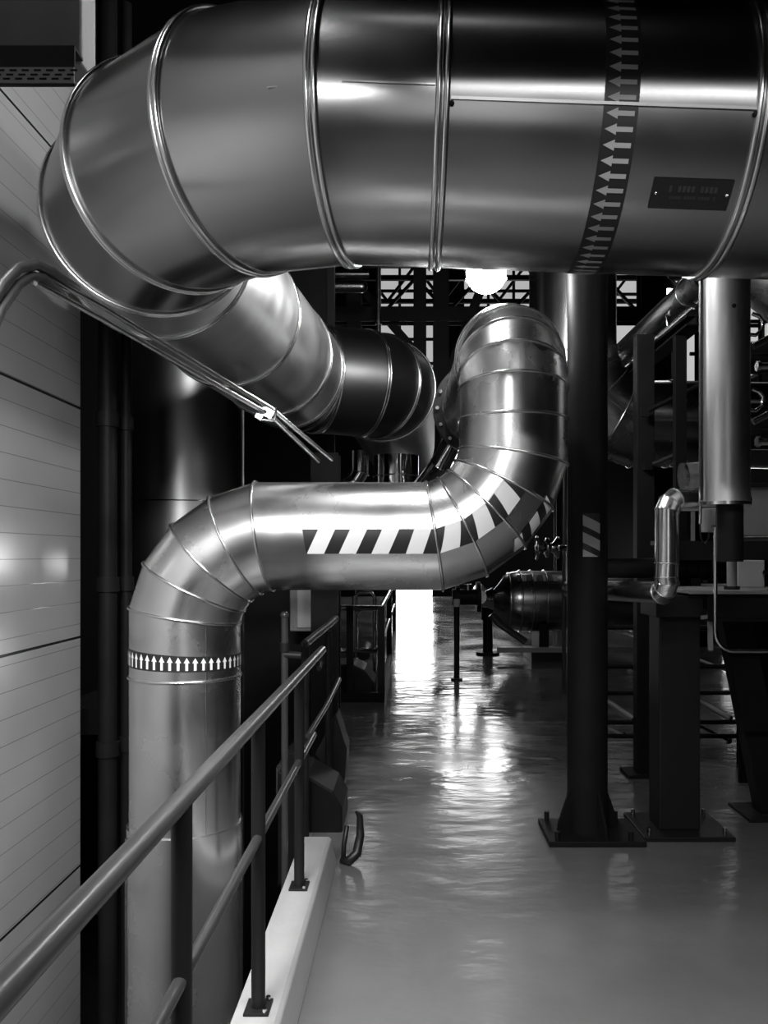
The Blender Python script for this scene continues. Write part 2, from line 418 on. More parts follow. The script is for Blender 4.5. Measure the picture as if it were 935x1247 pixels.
# ------------------------------------------------------------------ the S-shaped pipe with the hazard tape
YP = 3.6
K = YP / 1000
xl, xr, zr = (226 - 500) * K, (624.5 - 500) * K, CAM_H + (676 - 653) * K
A = V((xl, YP, -2.0)); B = V((xl, YP, zr)); D = V((xr, YP, zr)); E = V((xr, YP, CAM_H + .685 + .22)); F = V((xr - 0.02, 5.1, CAM_H + .685 + .22))
e1 = bend(A, B, D, 0.41, 5); e2 = bend(B, D, E, 0.41, 5); e3 = bend(D, E, F, 0.22, 5)
zj = lambda py: CAM_H + (676 - py) * K
pts = [A, V((xl, YP, zj(1003))), V((xl, YP, zj(822)))] + e1 + e2 + [V((xr, YP, zj(512)))] + e3 + [F]
R_S = 0.236
sp = Pipe(pts, R_S, (0, -1, 0))
spipe = thing('clad_pipe', 'aluminium clad S-shaped pipe crossing the passage at head height with striped hazard tape', 'pipe', (xl, YP, -2.0))
sp.dress(spipe, M['alu'], 0.0065)
# widened foot sleeve
mb = MB(); mb.tube([A, V((xl, YP, zj(1000)))], R_S + 0.010, 64, True); obj('foot_sleeve', mb, M['alu'], spipe)
mb = MB(); mb.box2((xl - .225, YP - .12, -2), (xl - .213, YP - .10, zj(1010)))
obj('lap_seam', mb, M['alu_dark'], spipe)
for k in range(9):
    mb = MB(); a = math.radians(-64); mb.sphere((xl + math.sin(a) * (R_S + .012), YP - math.cos(a) * (R_S + .012), zj(1010) - .02 - .11 * k), 0.006, 10, 6); obj('rivet', mb, M['black'], spipe)
mb = MB(); sp.patch(mb, sp.L[1] + .01, sp.L[3] - .02, 0.62, 0.64, 0.003, 2, 1, 0); obj('lap_seam', mb, M['bead'], spipe)
# arrow band round the leg (arrows up)
ua = sp.L[1] + (zj(800) - zj(1003)); hw = 0.034
ua = sp.L[0] + (zj(800) - A.z)
obj('arrow_band', arrow_band(sp, ua - hw, ua + hw, 44, 0.0015, 1), [M['tape_k'], M['tape_w']], spipe)['label'] = 'black band with white arrows pointing up'
# hazard tape along the run and round the elbow; find the angular sign of "down"
sd = 1 if sp.at(sp.L[8] - .3, 0.4).z < sp.at(sp.L[8] - .3, 0).z else -1
u_run = sp.L[7]                                               # last joint of the first elbow
x_run = sp.p[7].x
U0 = u_run + ((369 - 500) * (YP - R_S) / 1000 - x_run)
mb = MB()
a_top, a_bot = sd * (-0.10 + 0.0), sd * 0.33
tp = 0.104; nst = 11
U1 = sp.L[11] - 0.008
sp.patch(mb, U0, U1, a_top, a_bot, 0.0015, 60, 6, 0)
for k in range(0, 20):
    ua_ = U0 + 0.066 + 0.131 * k; wdt = 0.070
    if ua_ > U1: break
    sp.patch(mb, ua_ - tp * 0.0, min(ua_ + wdt, U1), a_top, a_bot, 0.003, 6, 6, 1, skew=-0.064 + 0.036 * max(0, min(1, (ua_ - sp.L[8] + .25) / .45)))
obj('hazard_tape', mb, [M['tape_k'], M['tape_w']], spipe)['label'] = 'black and white diagonal striped tape'
mb = MB(); ue0, ue1 = sp.L[10] - 0.02, sp.L[11] + 0.02; al, ah = sd * 0.78, sd * 1.12
sp.patch(mb, ue0, ue1, al, ah, 0.0015, 16, 6, 0)
for f0, f1 in ((0.02, .2), (.42, .66), (.84, .98)): sp.patch(mb, ue0 + (ue1 - ue0) * f0, ue0 + (ue1 - ue0) * f1, al, ah, 0.003, 6, 6, 1, skew=-0.02)
obj('hazard_tape', mb, [M['tape_k'], M['tape_w']], spipe)
# blind flange at the end behind the riser
mb = MB(); mb.lathe(F - V((0, .04, 0)), (0, 1, 0), [(0, 0), (0, .29), (.06, .29), (.06, 0)], 40, smooth=False); fl = obj('end_flange', mb, M['dark'], spipe)
for k in range(16):
    a = 2 * PI * k / 16; c = F + V((math.cos(a) * .265, -.04, math.sin(a) * .265)); obj('bolt', MB().cyl(c - V((0, .02, 0)), c, .012, 6), M['tube'], fl)

# ------------------------------------------------------------------ vertical vessel behind
tx, ty, tr = -1.94, 7.0, 0.535
t = thing('clad_vessel', 'tall cylindrical clad vessel standing behind the bend of the S-shaped pipe', 'tank', (tx, ty, -2.0))
obj('shell', MB().cyl((tx, ty, -2), (tx, ty, 1.93), tr, 64), M['vessel'], t)
obj('upper_shell', MB().cyl((tx, ty, 1.93), (tx, ty, 4.6), tr - .004, 64), M['vessel'], t)
mb = MB(); mb.tube([(tx + math.cos(a) * (tr + .002), ty + math.sin(a) * (tr + .002), 1.935) for a in [2 * PI * k / 64 for k in range(64)]], .006, 8, closed=True); obj('seam_ring', mb, M['bead'], t)
a = math.radians(-133); mb = MB(); mb.cyl((tx + math.cos(a) * tr, ty + math.sin(a) * tr, -2), (tx + math.cos(a) * tr, ty + math.sin(a) * tr, 1.93), .005, 8); obj('lap_seam', mb, M['bead'], t)
for xx, yy, rr, lab in ((-1.66, 4.5, .05, 'thin dark riser pipe in the gap beside the cladded wall'), (-1.60, 4.62, .03, 'thinner dark riser pipe close against the tall vessel')):
    o = thing('riser_pipe', lab, 'pipe', (xx, yy, -2))
    obj('pipe_run', MB().cyl((xx, yy, -2), (xx, yy, 4.6), rr, 16), M['black'], o)
    for z in (0.4, 1.3, 2.2, 3.0): obj('coupling', MB().cyl((xx, yy, z), (xx, yy, z + .08), rr + .012, 16), M['black'], o)

# ------------------------------------------------------------------ guard rail on the kerb
XR = -0.46
g = thing('guard_rail', 'grey painted tubular guard rail standing on the pale concrete kerb', 'railing', (XR, 2.4, 0.13))
mb = MB(); mb.tube([(XR, -0.6, 1.008), (XR, 4.27, 1.008)], .0215, 20, False)
mb.sphere((XR, 4.27, 1.008), .0215, 20, 10); obj('top_rail', mb, M['rail'], g)
obj('end_stub', MB().tube([(XR, 4.22, .98), (XR, 4.22, .95), (XR, 4.12, .93)], .012, 10), M['rail'], g)
obj('mid_rail', MB().tube([(XR, -0.6, .648), (XR, 3.9, .648)], .0145, 16), M['rail'], g)
for y in (-0.02, 0.815, 1.65, 2.48, 3.39):
    po = obj('post', MB().cyl((XR, y, .135), (XR, y, 1.0), .0212, 20), M['dark'], g)
    bp = obj('base_plate', MB().box2((XR - .038, y - .045, .13), (XR + .038, y + .045, .139)), M['dark'], po, .002)
    for dy in (-.034, .034):
        obj('bolt', MB().cyl((XR + .024, y + dy, .139), (XR + .024, y + dy, .150), .008, 6), M['tube'], po)

# pole and second rail further on
o = thing('gate_pole', 'slim upright grey pole standing in the pit beyond the guard rail posts', 'pole', (-.575, 3.75, -2))
obj('shaft', MB().cyl((-.575, 3.75, -2), (-.575, 3.75, 1.22), .016, 14), M['rail'], o)
obj('cap', MB().sphere((-.575, 3.75, 1.225), .02, 14, 8), M['rail'], o)
obj('clamp', MB().cyl((-.575, 3.75, 1.06), (-.575, 3.75, 1.10), .022, 14), M['dark'], o)
obj('hinge_bar', MB().tube([(-.575, 3.75, 1.045), (-.50, 3.75, 1.04)], .018, 12), M['dark'], o)
g2 = thing('guard_rail', 'short dark guard rail with upswept top rail just past the kerb end', 'railing', (-.52, 5.0, 0))
obj('top_rail', MB().tube([(-.555, 4.30, 1.035), (-.535, 4.6, 1.05), (-.50, 4.95, 1.075), (-.475, 5.2, 1.10)], .021, 16), M['rail'], g2)
obj('mid_rail', MB().tube([(-.50, 4.0, .62), (-.47, 4.6, .66), (-.46, 5.3, .70)], .014, 12), M['rail'], g2)
for x, y in ((-.555, 4.32), (-.50, 5.0)):
    obj('post', MB().cyl((x, y, -2), (x, y, 1.04), .021, 14), M['dark'], g2)

# black pillar, cabinet and guard in the shade beyond the kerb
o = thing('steel_pillar', 'broad black steel pillar rising beside the passage beyond the short dark rail', 'column', (-.63, 6.1, 0))
H = MB(); H.box2((-.73, 6.0, 0), (-.53, 6.02, 2.25)); H.box2((-.73, 6.2, 0), (-.53, 6.22, 2.25)); H.box2((-.64, 6.02, 0), (-.62, 6.2, 2.25)); obj('shaft', H, M['black'], o)
obj('base_plate', MB().box2((-.80, 5.93, 0), (-.46, 6.29, .03)), M['black'], o)
o = thing('control_cabinet', 'pale control cabinet hanging in the dark behind the slim pole', 'cabinet', (-.93, 6.6, 0.9))
obj('body', MB().box2((-.95, 6.45, .90), (-.735, 6.72, 1.9)), M['grey'], o, .01)
obj('door', MB().box2((-.89, 6.43, .93), (-.745, 6.45, 1.87)), M['pale'], o, .006)
obj('bracket', MB().box2((-1.1, 6.72, 1.3), (-.76, 6.9, 1.4)), M['black'], o)
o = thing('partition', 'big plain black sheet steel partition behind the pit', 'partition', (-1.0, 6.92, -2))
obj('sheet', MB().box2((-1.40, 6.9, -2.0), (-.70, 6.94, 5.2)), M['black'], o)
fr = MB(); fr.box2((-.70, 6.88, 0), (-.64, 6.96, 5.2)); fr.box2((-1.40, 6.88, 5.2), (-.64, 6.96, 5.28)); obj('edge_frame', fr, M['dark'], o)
o = thing('machine_guard', 'black machine guard with sloping top crouching past the kerb end', 'guard', (-.55, 4.4, 0))
obj('hood', MB().prism([(-.72, 4.44, -.3), (-.37, 4.44, 0), (-.37, 4.44, .13), (-.42, 4.44, .22), (-.57, 4.44, .31), (-.72, 4.44, .33)], (0, .4, 0)), M['black'], o, .01)
obj('chute', MB().prism([(-.60, 5.15, .25), (-.42, 5.15, .0), (-.40, 5.15, .28), (-.47, 5.15, .50)], (0, .25, 0)), M['dark'], o, .008)
o = thing('lifting_hook', 'black bent strap hook lying on the floor against the kerb end', 'hook', (-.28, 4.05, 0))
obj('strap', MB().tube([(-.33, 4.02, .01), (-.325, 4.0, .09), (-.315, 4.06, .16)], .012, 10), M['rubber'], o)
obj('claw', MB().tube([(-.335, 4.0, .012), (-.30, 3.97, .02), (-.262, 3.99, .05), (-.248, 4.05, .12), (-.255, 4.12, .19), (-.275, 4.16, .20)], [.016, .024, .024, .02, .016, .008], 12), M['rubber'], o)

# ------------------------------------------------------------------ tubing with hoses
o = thing('tubing_run', 'pair of thin bright tubes sloping under the overhead duct with black hoses at their end', 'tubing', P(200, 425, 2.85))
def tub(dx, dy, last):
    return [P(40 + dx, 334 + dy, 2.35), P(120 + dx, 378 + dy, 2.6), P(328 + dx * .4, 500 + dy * .6, 3.3), last]
obj('tube', MB().tube(tub(6, -4, P(404, 560, 3.66)), .0095, 12), M['tube'], o)
obj('tube', MB().tube(tub(4, 10, P(388, 562, 3.66)), .0095, 12), M['tube'], o)
obj('hose', MB().tube([P(92, 352, 2.5), P(62, 330, 2.38), P(44, 322, 2.33), P(22, 326, 2.28), P(4, 345, 2.24), P(-30, 405, 2.18), P(-70, 520, 2.1)], .016, 14), M['rubber'], o)
obj('hose', MB().tube([P(78, 360, 2.46), P(52, 338, 2.36), P(38, 336, 2.33), P(22, 347, 2.29), P(2, 376, 2.24), P(-25, 440, 2.18), P(-60, 540, 2.1)], .014, 14), M['rubber'], o)
c = P(326, 503, 3.28); cb = MB(); cb.box(c, (.05, .03, .035), Matrix.Rotation(.5, 3, 'Y')); cb.tube([c + V((-.03, 0, .03)), c + V((-.03, -.02, -.03)), c + V((.03, -.02, -.035)), c + V((.035, 0, .02))], .005, 8)
obj('clamp', cb, M['tube'], o)
cb = MB(); c = P(316, 508, 3.26); cb.box(c, (.03, .03, .02), Matrix.Rotation(.5, 3, 'Y')); obj('clamp', cb, M['tube'], o)

# overhead beam and strut channel by the wall
o = thing('concrete_beam', 'rough grey concrete beam end high above the cladded wall', 'beam', (-1.5, 3.3, 3.35))
obj('beam', MB().box2((-1.75, 3.1, 3.36), (-1.24, 3.24, 4.4)), M['concrete'], o, .01)
o = thing('strut_channel', 'dark slotted steel channel under the concrete beam', 'bracket', (-1.5, 3.05, 3.2))
ch = MB(); ch.box2((-1.75, 2.98, 3.21), (-1.22, 2.99, 3.35)); ch.box2((-1.75, 2.99, 3.34), (-1.22, 3.06, 3.35)); ch.box2((-1.75, 2.99, 3.21), (-1.22, 3.0, 3.22))
obj('channel', ch, M['dark'], o)
obj('slotted_strip', MB().box2((-1.75, 2.975, 3.212), (-1.22, 2.98, 3.268)), M['grey'], o)
sl = MB()
for r_, z in enumerate((3.225, 3.24, 3.256)):
    for k in range(12): sl.box2((-1.74 + k * .044 + r_ * .012, 2.972, z - .003), (-1.715 + k * .044 + r_ * .012, 2.976, z + .003))
obj('slot', sl, M['black'], o)

# ------------------------------------------------------------------ black round column with hazard label
cx, cy = 0.946, 4.4
o = thing('round_column', 'black round steel column with gusseted foot and striped hazard label', 'column', (cx, cy, 0))
obj('shaft', MB().cyl((cx, cy, .03), (cx, cy, 7), .107, 40), M['black'], o)
obj('base_plate', MB().box2((cx - .235, cy - .19, 0), (cx + .265, cy + .19, .03)), M['black'], o, .004)
for k in range(4):
    a = k * PI / 2 + .35; d = V((math.cos(a), math.sin(a), 0)); n = V((-d.y, d.x, 0)); c = V((cx, cy, 0))
    obj('gusset', MB().prism([c + d * .095 + V((0, 0, .03)) - n * .008, c + d * .185 + V((0, 0, .03)) - n * .008, c + d * .175 + V((0, 0, .09)) - n * .008, c + d * .095 + V((0, 0, .29)) - n * .008], n * .016), M['black'], o)
for sx in (-1, 1):
    for sy in (-1, 1):
        c = V((cx + sx * .19, cy + sy * .165, .03)); obj('anchor_bolt', MB().cyl(c, c + V((0, 0, .045)), .014, 6), M['black'], o)
obj('cross_arm', MB().cyl((cx + .08, cy + .02, 1.43), (1.36, cy + .02, 1.43), .054, 24), M['black'], o)
mb = MB(); ks = 10
def cylp(a, z, rr): return V((cx + math.sin(a) * rr, cy - math.cos(a) * rr, z))
za, zb = zj(678) + (zj(0) - zj(0)), None
z0l, z1l = CAM_H + (676 - 678) * .0043, CAM_H + (676 - 625) * .0043
def lab(a0, a1, z00, z01, z10, z11, rr, mi):
    vs = []; fs = []
    for i in range(ks + 1):
        f = i / ks; a = a0 + (a1 - a0) * f
        vs += [cylp(a, max(z0l, min(z1l, z00 + (z10 - z00) * f)), rr), cylp(a, max(z0l, min(z1l, z01 + (z11 - z01) * f)), rr)]
    for i in range(ks): fs.append((2 * i, 2 * i + 2, 2 * i + 3, 2 * i + 1))
    mb.add(vs, fs, True, mi)
a0l, a1l = -0.42, 0.42
lab(a0l, a1l, z0l, z1l, z0l, z1l, .1085, 0)
for zz in (z0l - .015, z0l + .075, z0l + .165): lab(a0l, a1l, zz + .0, zz + .055, zz - .045, zz + .01, .1095, 1)
obj('hazard_label', mb, [M['tape_k'], M['tape_g']], o)['label'] = 'black and grey striped hazard label'

# ------------------------------------------------------------------ square support post, skid deck, brace
o = thing('support_post', 'square dark grey support post on a base plate under the machine deck', 'post', (1.443, 4.5, 0))
obj('shaft', MB().box2((1.333, 4.4, .025), (1.553, 4.6, 1.17)), M['dark'], o, .008)
obj('base_plate', MB().box2((1.22, 4.29, 0), (1.70, 4.71, .025)), M['dark'], o, .004)
obj('cap_plate', MB().box2((1.30, 4.35, 1.17), (1.55, 4.65, 1.285)), M['dark'], o, .004)
for sx in (1.26, 1.66):
    for sy in (4.34, 4.66): obj('anchor_bolt', MB().cyl((sx, sy, .025), (sx, sy, .06), .012, 6), M['tube'], o)
o = thing('machine_skid', 'dark steel machine deck carried by the square support post', 'skid', (2.2, 5.0, 1.25))
obj('deck_plate', MB().box2((1.46, 4.30, 1.295), (3.6, 5.42, 1.312)), M['grey'], o, .003)
f = MB(); f.box2((1.57, 4.34, 1.16), (3.6, 4.35, 1.295)); f.box2((1.57, 4.31, 1.15), (3.6, 4.39, 1.16)); obj('edge_beam', f, M['black'], o)
obj('edge_beam', MB().box2((1.57, 5.35, 1.16), (3.6, 5.4, 1.295)), M['black'], o)
obj('reflection_block', MB().box2((2.16, 5.40, 0.0), (3.6, 5.42, 1.29)), M['black'], o)  # added to block the low window's reflection in the floor
for x in (1.75, 2.25, 2.75, 3.25): obj('cross_member', MB().box2((x, 4.35, 1.18), (x + .06, 5.35, 1.294)), M['black'], o)
f = MB(); f.box2((1.46, 4.9, 1.56), (3.6, 5.0, 1.585)); f.box2((1.46, 4.9, 1.47), (3.6, 4.92, 1.56)); obj('upper_beam', f, M['dark'], o)
for x in (1.5, 3.3): obj('upright', MB().box2((x, 4.93, 1.32), (x + .07, 5.0, 1.56)), M['black'], o)
o = thing('diagonal_brace', 'black slanting brace with a foot plate under the machine deck edge', 'brace', (2.02, 4.75, 0))
obj('beam', MB().bar((2.09, 4.75, .02), (1.86, 4.75, 1.16), .17, .12, (0, 1, 0)), M['black'], o, .005)
obj('foot_plate', MB().box2((1.90, 4.6, 0), (2.35, 4.92, .02)), M['dark'], o, .003)

# hanging cylinder
hx, hy = (882 - 500) * .0038, 3.8
o = thing('hanging_cylinder', 'bright cylindrical sheet metal housing hanging upright with open bottom rim', 'housing', (hx, hy, 1.73))
obj('shell', MB().cyl((hx, hy, 1.745), (hx, hy, 4.2), .112, 48), M['galv'], o)
obj('bottom_rim', MB().cyl((hx, hy, 1.73), (hx, hy, 1.745), .118, 48), M['bead'], o)
mb = MB(); mb.box2((hx - .122, hy - .03, 1.75), (hx - .110, hy - .01, 4.2)); obj('lap_seam', mb, M['bead'], o)
obj('drain_stub', MB().cyl((hx + .025, hy, 1.47), (hx + .025, hy, 1.735), .06, 24), M['black'], o)
mb = MB(); mb.sphere((hx + .0, hy - .112, 2.62), .01, 10, 6); obj('screw', mb, M['black'], o)

# stand pipe on the deck
o = thing('stand_pipe', 'short matt grey stand pipe rising from the machine deck', 'pipe', (1.76, 4.5, 1.312))
obj('pipe_run', MB().cyl((1.76, 4.5, 1.312), (1.76, 4.5, 1.78), .027, 20), M['grey'], o)
obj('foot_ring', MB().cyl((1.76, 4.5, 1.312), (1.76, 4.5, 1.33), .042, 20), M['dark'], o)

# drain tube
Yd = 3.95
o = thing('drain_tube', 'thin bright tube dropping past the deck and bending sideways near the brace', 'tube', P(870, 795, Yd))
arc = [P(871, 640, Yd), P(871, 765, Yd)] + [P(871 + 22 * (1 - math.cos(t)), 770 + 23 * math.sin(t), Yd) for t in [PI / 2 * k / 6 for k in range(7)]] + [P(985, 793, Yd)]
obj('tube', MB().tube(arc, .0095, 12), M['tube'], o)
obj('valve_lever', MB().tube([P(866, 641, Yd - .02), P(879, 641, Yd - .02)], .005, 8), M['tube'], o)
obj('valve_body', MB().box2(P(857, 648, Yd + .03), P(867, 620, Yd + .08)), M['pale'], o, .003)
obj('stem', MB().tube([P(853, 600, Yd), P(852, 638, Yd)], .008, 8), M['tube'], o)
obj('cable', MB().tube([P(852, 638, Yd), P(853, 655, Yd), P(858, 663, Yd), P(863, 655, Yd + .04), P(862, 640, Yd + .05)], .004, 8), M['rubber'], o)
o = thing('flat_bar', 'short pale flat bar hanging from the deck beside the thin drain tube', 'bar', P(865, 773, 4.35))
obj('bar', MB().bar(P(865, 792, 4.35), P(864, 745, 4.35), .025, .01), M['grey'], o)
obj('crosspiece', MB().bar(P(853, 752, 4.35), P(888, 748, 4.35), .012, .02), M['grey'], o)

# small clad pipe with elbows
Y4 = 4.0
A = P(905, 609, Y4 + .25); B = P(812, 609, Y4); D = P(812, 722, Y4); E = P(694, 717, 5.0)
sm_pts = [A] + bend(A, B, D, .075, 3) + [P(812, 686, Y4), P(811, 703, Y4)] + bend(B, D, E, .07, 3) + [E]
smp = Pipe(sm_pts, .055, (0, -1, 0))
o = thing('branch_pipe', 'small clad branch pipe dropping with two elbows between column and hanging cylinder', 'pipe', D)
smp.dress(o, M['alu'], .003)
o = thing('pipe_stub', 'short capped pipe stub lying above the small branch pipe elbow', 'pipe', P(845, 581, 4.15))
mb = MB(); mb.cyl(P(833, 580, 4.3), P(892, 575, 4.3), .068, 32); obj('shell', mb, M['galv'], o)
obj('end_ring', MB().cyl(P(830, 580.3, 4.3), P(834, 580, 4.3), .072, 32), M['bead'], o)

# elbow duct further back
A = V((1.28, 6.5, 7.0)); B = V((1.28, 6.5, 2.545)); D = V((6.0, 6.7, 2.5))
dp = [A, V((1.28, 6.5, 3.9))] + bend(A, B, D, .62, 5) + [V((2.03, 6.52, 2.54)), V((3.4, 6.58, 2.525)), D]
dk = Pipe(dp, .34, (0, -1, 0))
o = thing('elbow_duct', 'dark clad duct turning from upright to level behind the black round column', 'duct', (1.28, 6.5, 2.2))
dk.dress(o, M['alu_dark'], .008)
mb = MB(); dk.patch(mb, dk.L[7], dk.L[9] - .2, .02, .05, .008, 4, 1, 0); dk.patch(mb, dk.L[2], dk.L[7], .02, .05, .008, 20, 1, 0); obj('lap_seam', mb, M['bead'], o)
# level pipe and beam running into the hall
o = thing('insulated_pipe', 'dark insulated pipe running high along the hall above the dark elbow duct', 'pipe', (1.75, 6.5, 3.1))
pp = Pipe([V((1.72, 4.75, 3.12)), V((1.72, 5.05, 3.12)), V((1.72, 7.2, 3.14)), V((1.72, 11, 3.16))], .09, (0, 0, 1)); pp.dress(o, M['alu_dark'], .005)
obj('end_cap', pp.cap(0), M['alu_dark'], o)
for y in (5.3, 5.9, 6.6, 7.4): obj('hanger', MB().tube([(1.66, y, 2.98), (1.64, y, 3.05), (1.80, y, 3.05), (1.78, y, 2.98)], .012, 8), M['tube'], o)
o = thing('pipe_support_beam', 'black steel beam sloping along under the high insulated pipe', 'beam', (1.75, 6.5, 2.9))
f = MB(); f.box2((1.68, 5.0, 2.955), (1.80, 11, 2.97)); f.box2((1.68, 5.0, 2.90), (1.80, 11, 2.912)); f.box2((1.735, 5.0, 2.912), (1.745, 11, 2.955)); obj('beam', f, M['black'], o)

# posts, stays behind the machine
o = thing('frame_post', 'tall slim black frame post standing on the floor behind the column', 'post', (1.58, 5.62, 0))
obj('shaft', MB().box2((1.535, 5.57, 0.02), (1.655, 5.67, 3.0)), M['black'], o, .004)
obj('foot', MB().box2((1.46, 5.5, 0), (1.72, 5.74, .02)), M['black'], o)
o = thing('frame_post', 'thin black frame post hanging between elbow duct and hanging cylinder', 'post', (1.72, 5.25, 1.32))
obj('shaft', MB().box2((1.685, 5.22, 1.33), (1.755, 5.28, 2.9)), M['black'], o)
obj('foot', MB().box2((1.65, 5.18, 1.312), (1.79, 5.32, 1.33)), M['black'], o)
o = thing('diagonal_stay', 'thin dark stay slanting across the front of the elbow duct', 'brace', P(810, 490, 5.5))
obj('rod', MB().tube([P(785, 502, 5.5), P(850, 470, 5.5)], .016, 10), M['black'], o)
obj('end_lug', MB().box(P(785, 502, 5.5), (.05, .03, .06)), M['black'], o)
o = thing('diagonal_stay', 'thin bright stay slanting below the elbow duct', 'brace', P(800, 560, 5.4))
obj('rod', MB().tube([P(788, 568, 5.55), P(828, 552, 5.55)], .014, 10), M['rail'], o)
obj('end_lug', MB().box(P(788, 568, 5.55), (.05, .06, .05)), M['black'], o)

# bright elbow at the edge
A = P(850, 262, 4.9); D = P(1060, 430, 4.9)
bp_ = Pipe([A, P(905, 299, 4.9), P(923, 314, 4.9), D], .23, (0, -1, 0))
o = thing('slanting_pipe', 'bright clad pipe slanting down beyond the top of the hanging cylinder', 'pipe', P(940, 330, 4.9))
bp_.dress(o, M['alu'], .007)

# instrument hoops at the edge
for k, (y, lab_) in enumerate(((396, 'upper bent instrument tube beside the hanging cylinder, under the slanting pipe'), (488, 'lower bent instrument tube beside the hanging cylinder, above the upper deck beam'))):
    o = thing('instrument_tube', lab_, 'tube', P(920, y, 4.5))
    hp = [P(905, y + 11, 4.5), P(920, y + 12, 4.5), P(928, y + 6, 4.5), P(929, y - 4, 4.5), P(924, y - 11, 4.5), P(916, y - 14, 4.5)]
    obj('loop', MB().tube(hp, .011, 10), M['tube'], o)
    obj('handle', MB().tube([P(917, y + 26, 4.45), P(948, y + 10, 4.45)], .019, 12), M['tube'], o)
    obj('stub', MB().cyl(P(922, y + 50, 4.5), P(960, y + 50, 4.5), .02, 14), M['alu'], o)
    obj('nut', MB().cyl(P(921, y + 50, 4.5), P(925, y + 50, 4.5), .03, 6), M['tube'], o)
    obj('manifold', MB().box2(P(906, y + 34, 4.6), P(960, y + 48, 4.8)), M['black'], o, .005)
    obj('manifold_bar', MB().box2(P(908, y - 2, 4.62), P(926, y + 3, 4.7)), M['dark'], o)
    obj('bracket', MB().box2(P(900, y + 20, 4.82), P(960, y + 60, 4.86)), M['black'], o)
o = thing('blocking_motor', 'black finned motor added on the machine deck to block the bright low window', 'motor', (2.05, 5.05, 1.312))  # stands in for dark clutter, added to block the low window
mb = MB(); mb.cyl((1.62, 5.08, 1.43), (2.3, 5.08, 1.43), .085, 24)
for k in range(9): mb.cyl((1.68 + k * .07, 5.08, 1.43), (1.69 + k * .07, 5.08, 1.43), .1, 24)
obj('body', mb, M['black'], o); obj('fan_cover', MB().cyl((1.56, 5.08, 1.43), (1.62, 5.08, 1.43), .095, 24), M['dark'], o)
for x in (1.7, 2.15): obj('foot', MB().box2((x, 4.98, 1.312), (x + .06, 5.18, 1.36)), M['black'], o)
obj('terminal_box', MB().box2((1.85, 4.95, 1.45), (2.0, 5.0, 1.53)), M['dark'], o, .004)
o = thing('equipment_box', 'plain grey equipment box on the upper deck beam past the hanging cylinder', 'box', P(925, 625, 4.98))
obj('body', MB().box2(P(903, 653, 4.95), P(985, 592, 4.95) + V((0, .25, 0))), M['grey'], o, .006)
obj('lid', MB().box2(P(900, 593, 4.93), P(988, 588, 4.93) + V((0, .29, 0))), M['dark'], o, .004)
o = thing('junction_box', 'small pale junction box standing on the machine deck', 'box', P(912, 693, 4.8))
obj('body', MB().box2((1.90, 4.78, 1.312), (2.06, 4.88, 1.47)), M['pale'], o, .005)
obj('gland', MB().cyl((2.05, 4.75, 1.40), (2.05, 4.79, 1.40), .015, 10), M['tube'], o)

# ------------------------------------------------------------------ rails and rods behind the support post
o = thing('guard_rail', 'low black two-bar guard rail in the shade behind the square support post', 'railing', (1.8, 5.9, 0))
for z in (.20, .30, .51, .70, .98): obj('rail_bar', MB().tube([(1.35, 5.9, z), (2.7, 5.9, z)], .017, 10), M['black'], o)
for x in (1.66, 2.36): obj('post', MB().cyl((x, 5.9, 0), (x, 5.9, 1.0), .02, 12), M['black'], o)
for i, (a, b, Yq, lab_) in enumerate((((737, 852), (772, 876), 5.925, 'bright steel rod near the floor between column and support post, the upper one'),
                                     ((738, 886), (760, 896), 5.925, 'short bright rod lowest between column and support post'),
                                     ((737, 764), (776, 777), 5.925, 'bright sloping rod under the branch pipe behind the column'),
                                     ((853, 855), (890, 876), 5.925, 'bright steel rod low between support post and slanting brace'),
                                     ((853, 806), (889, 818), 5.925, 'thin bright rod below the drain tube bend'),
                                     ((856, 887), (889, 903), 5.925, 'dull sloping rod lowest between support post and slanting brace'))):
    o = thing('steel_rod', lab_, 'rod', P((a[0] + b[0]) / 2, (a[1] + b[1]) / 2, Yq))
    m_ = M['rail'] if i in (5,) else M['pale']
    pa, pb = P(a[0] - 4, a[1] - 3, Yq), P(b[0], b[1], Yq)
    obj('rod', MB().tube([pa, pb], .018 if i in (0, 3) else .011, 10), m_, o)
    obj('clip', MB().cyl(pb - (pb - pa).normalized() * .02, pb, .024, 10), M['black'], o)
o = thing('bucket', 'small pale bucket standing on the floor behind the low black rail', 'bucket', P(791, 868, 7.8))
c = P(791, 868, 7.8); c.z = 0
obj('body', MB().lathe(c, (0, 0, 1), [(0, 0), (0, .10), (.30, .13), (.30, .12), (.02, .09)], 24), M['pale'], o)
obj('handle', MB().tube([c + V((.13 * math.cos(t), 0, .29 + .1 * math.sin(t))) for t in [PI * k / 10 for k in range(11)]], .006, 8), M['tube'], o)

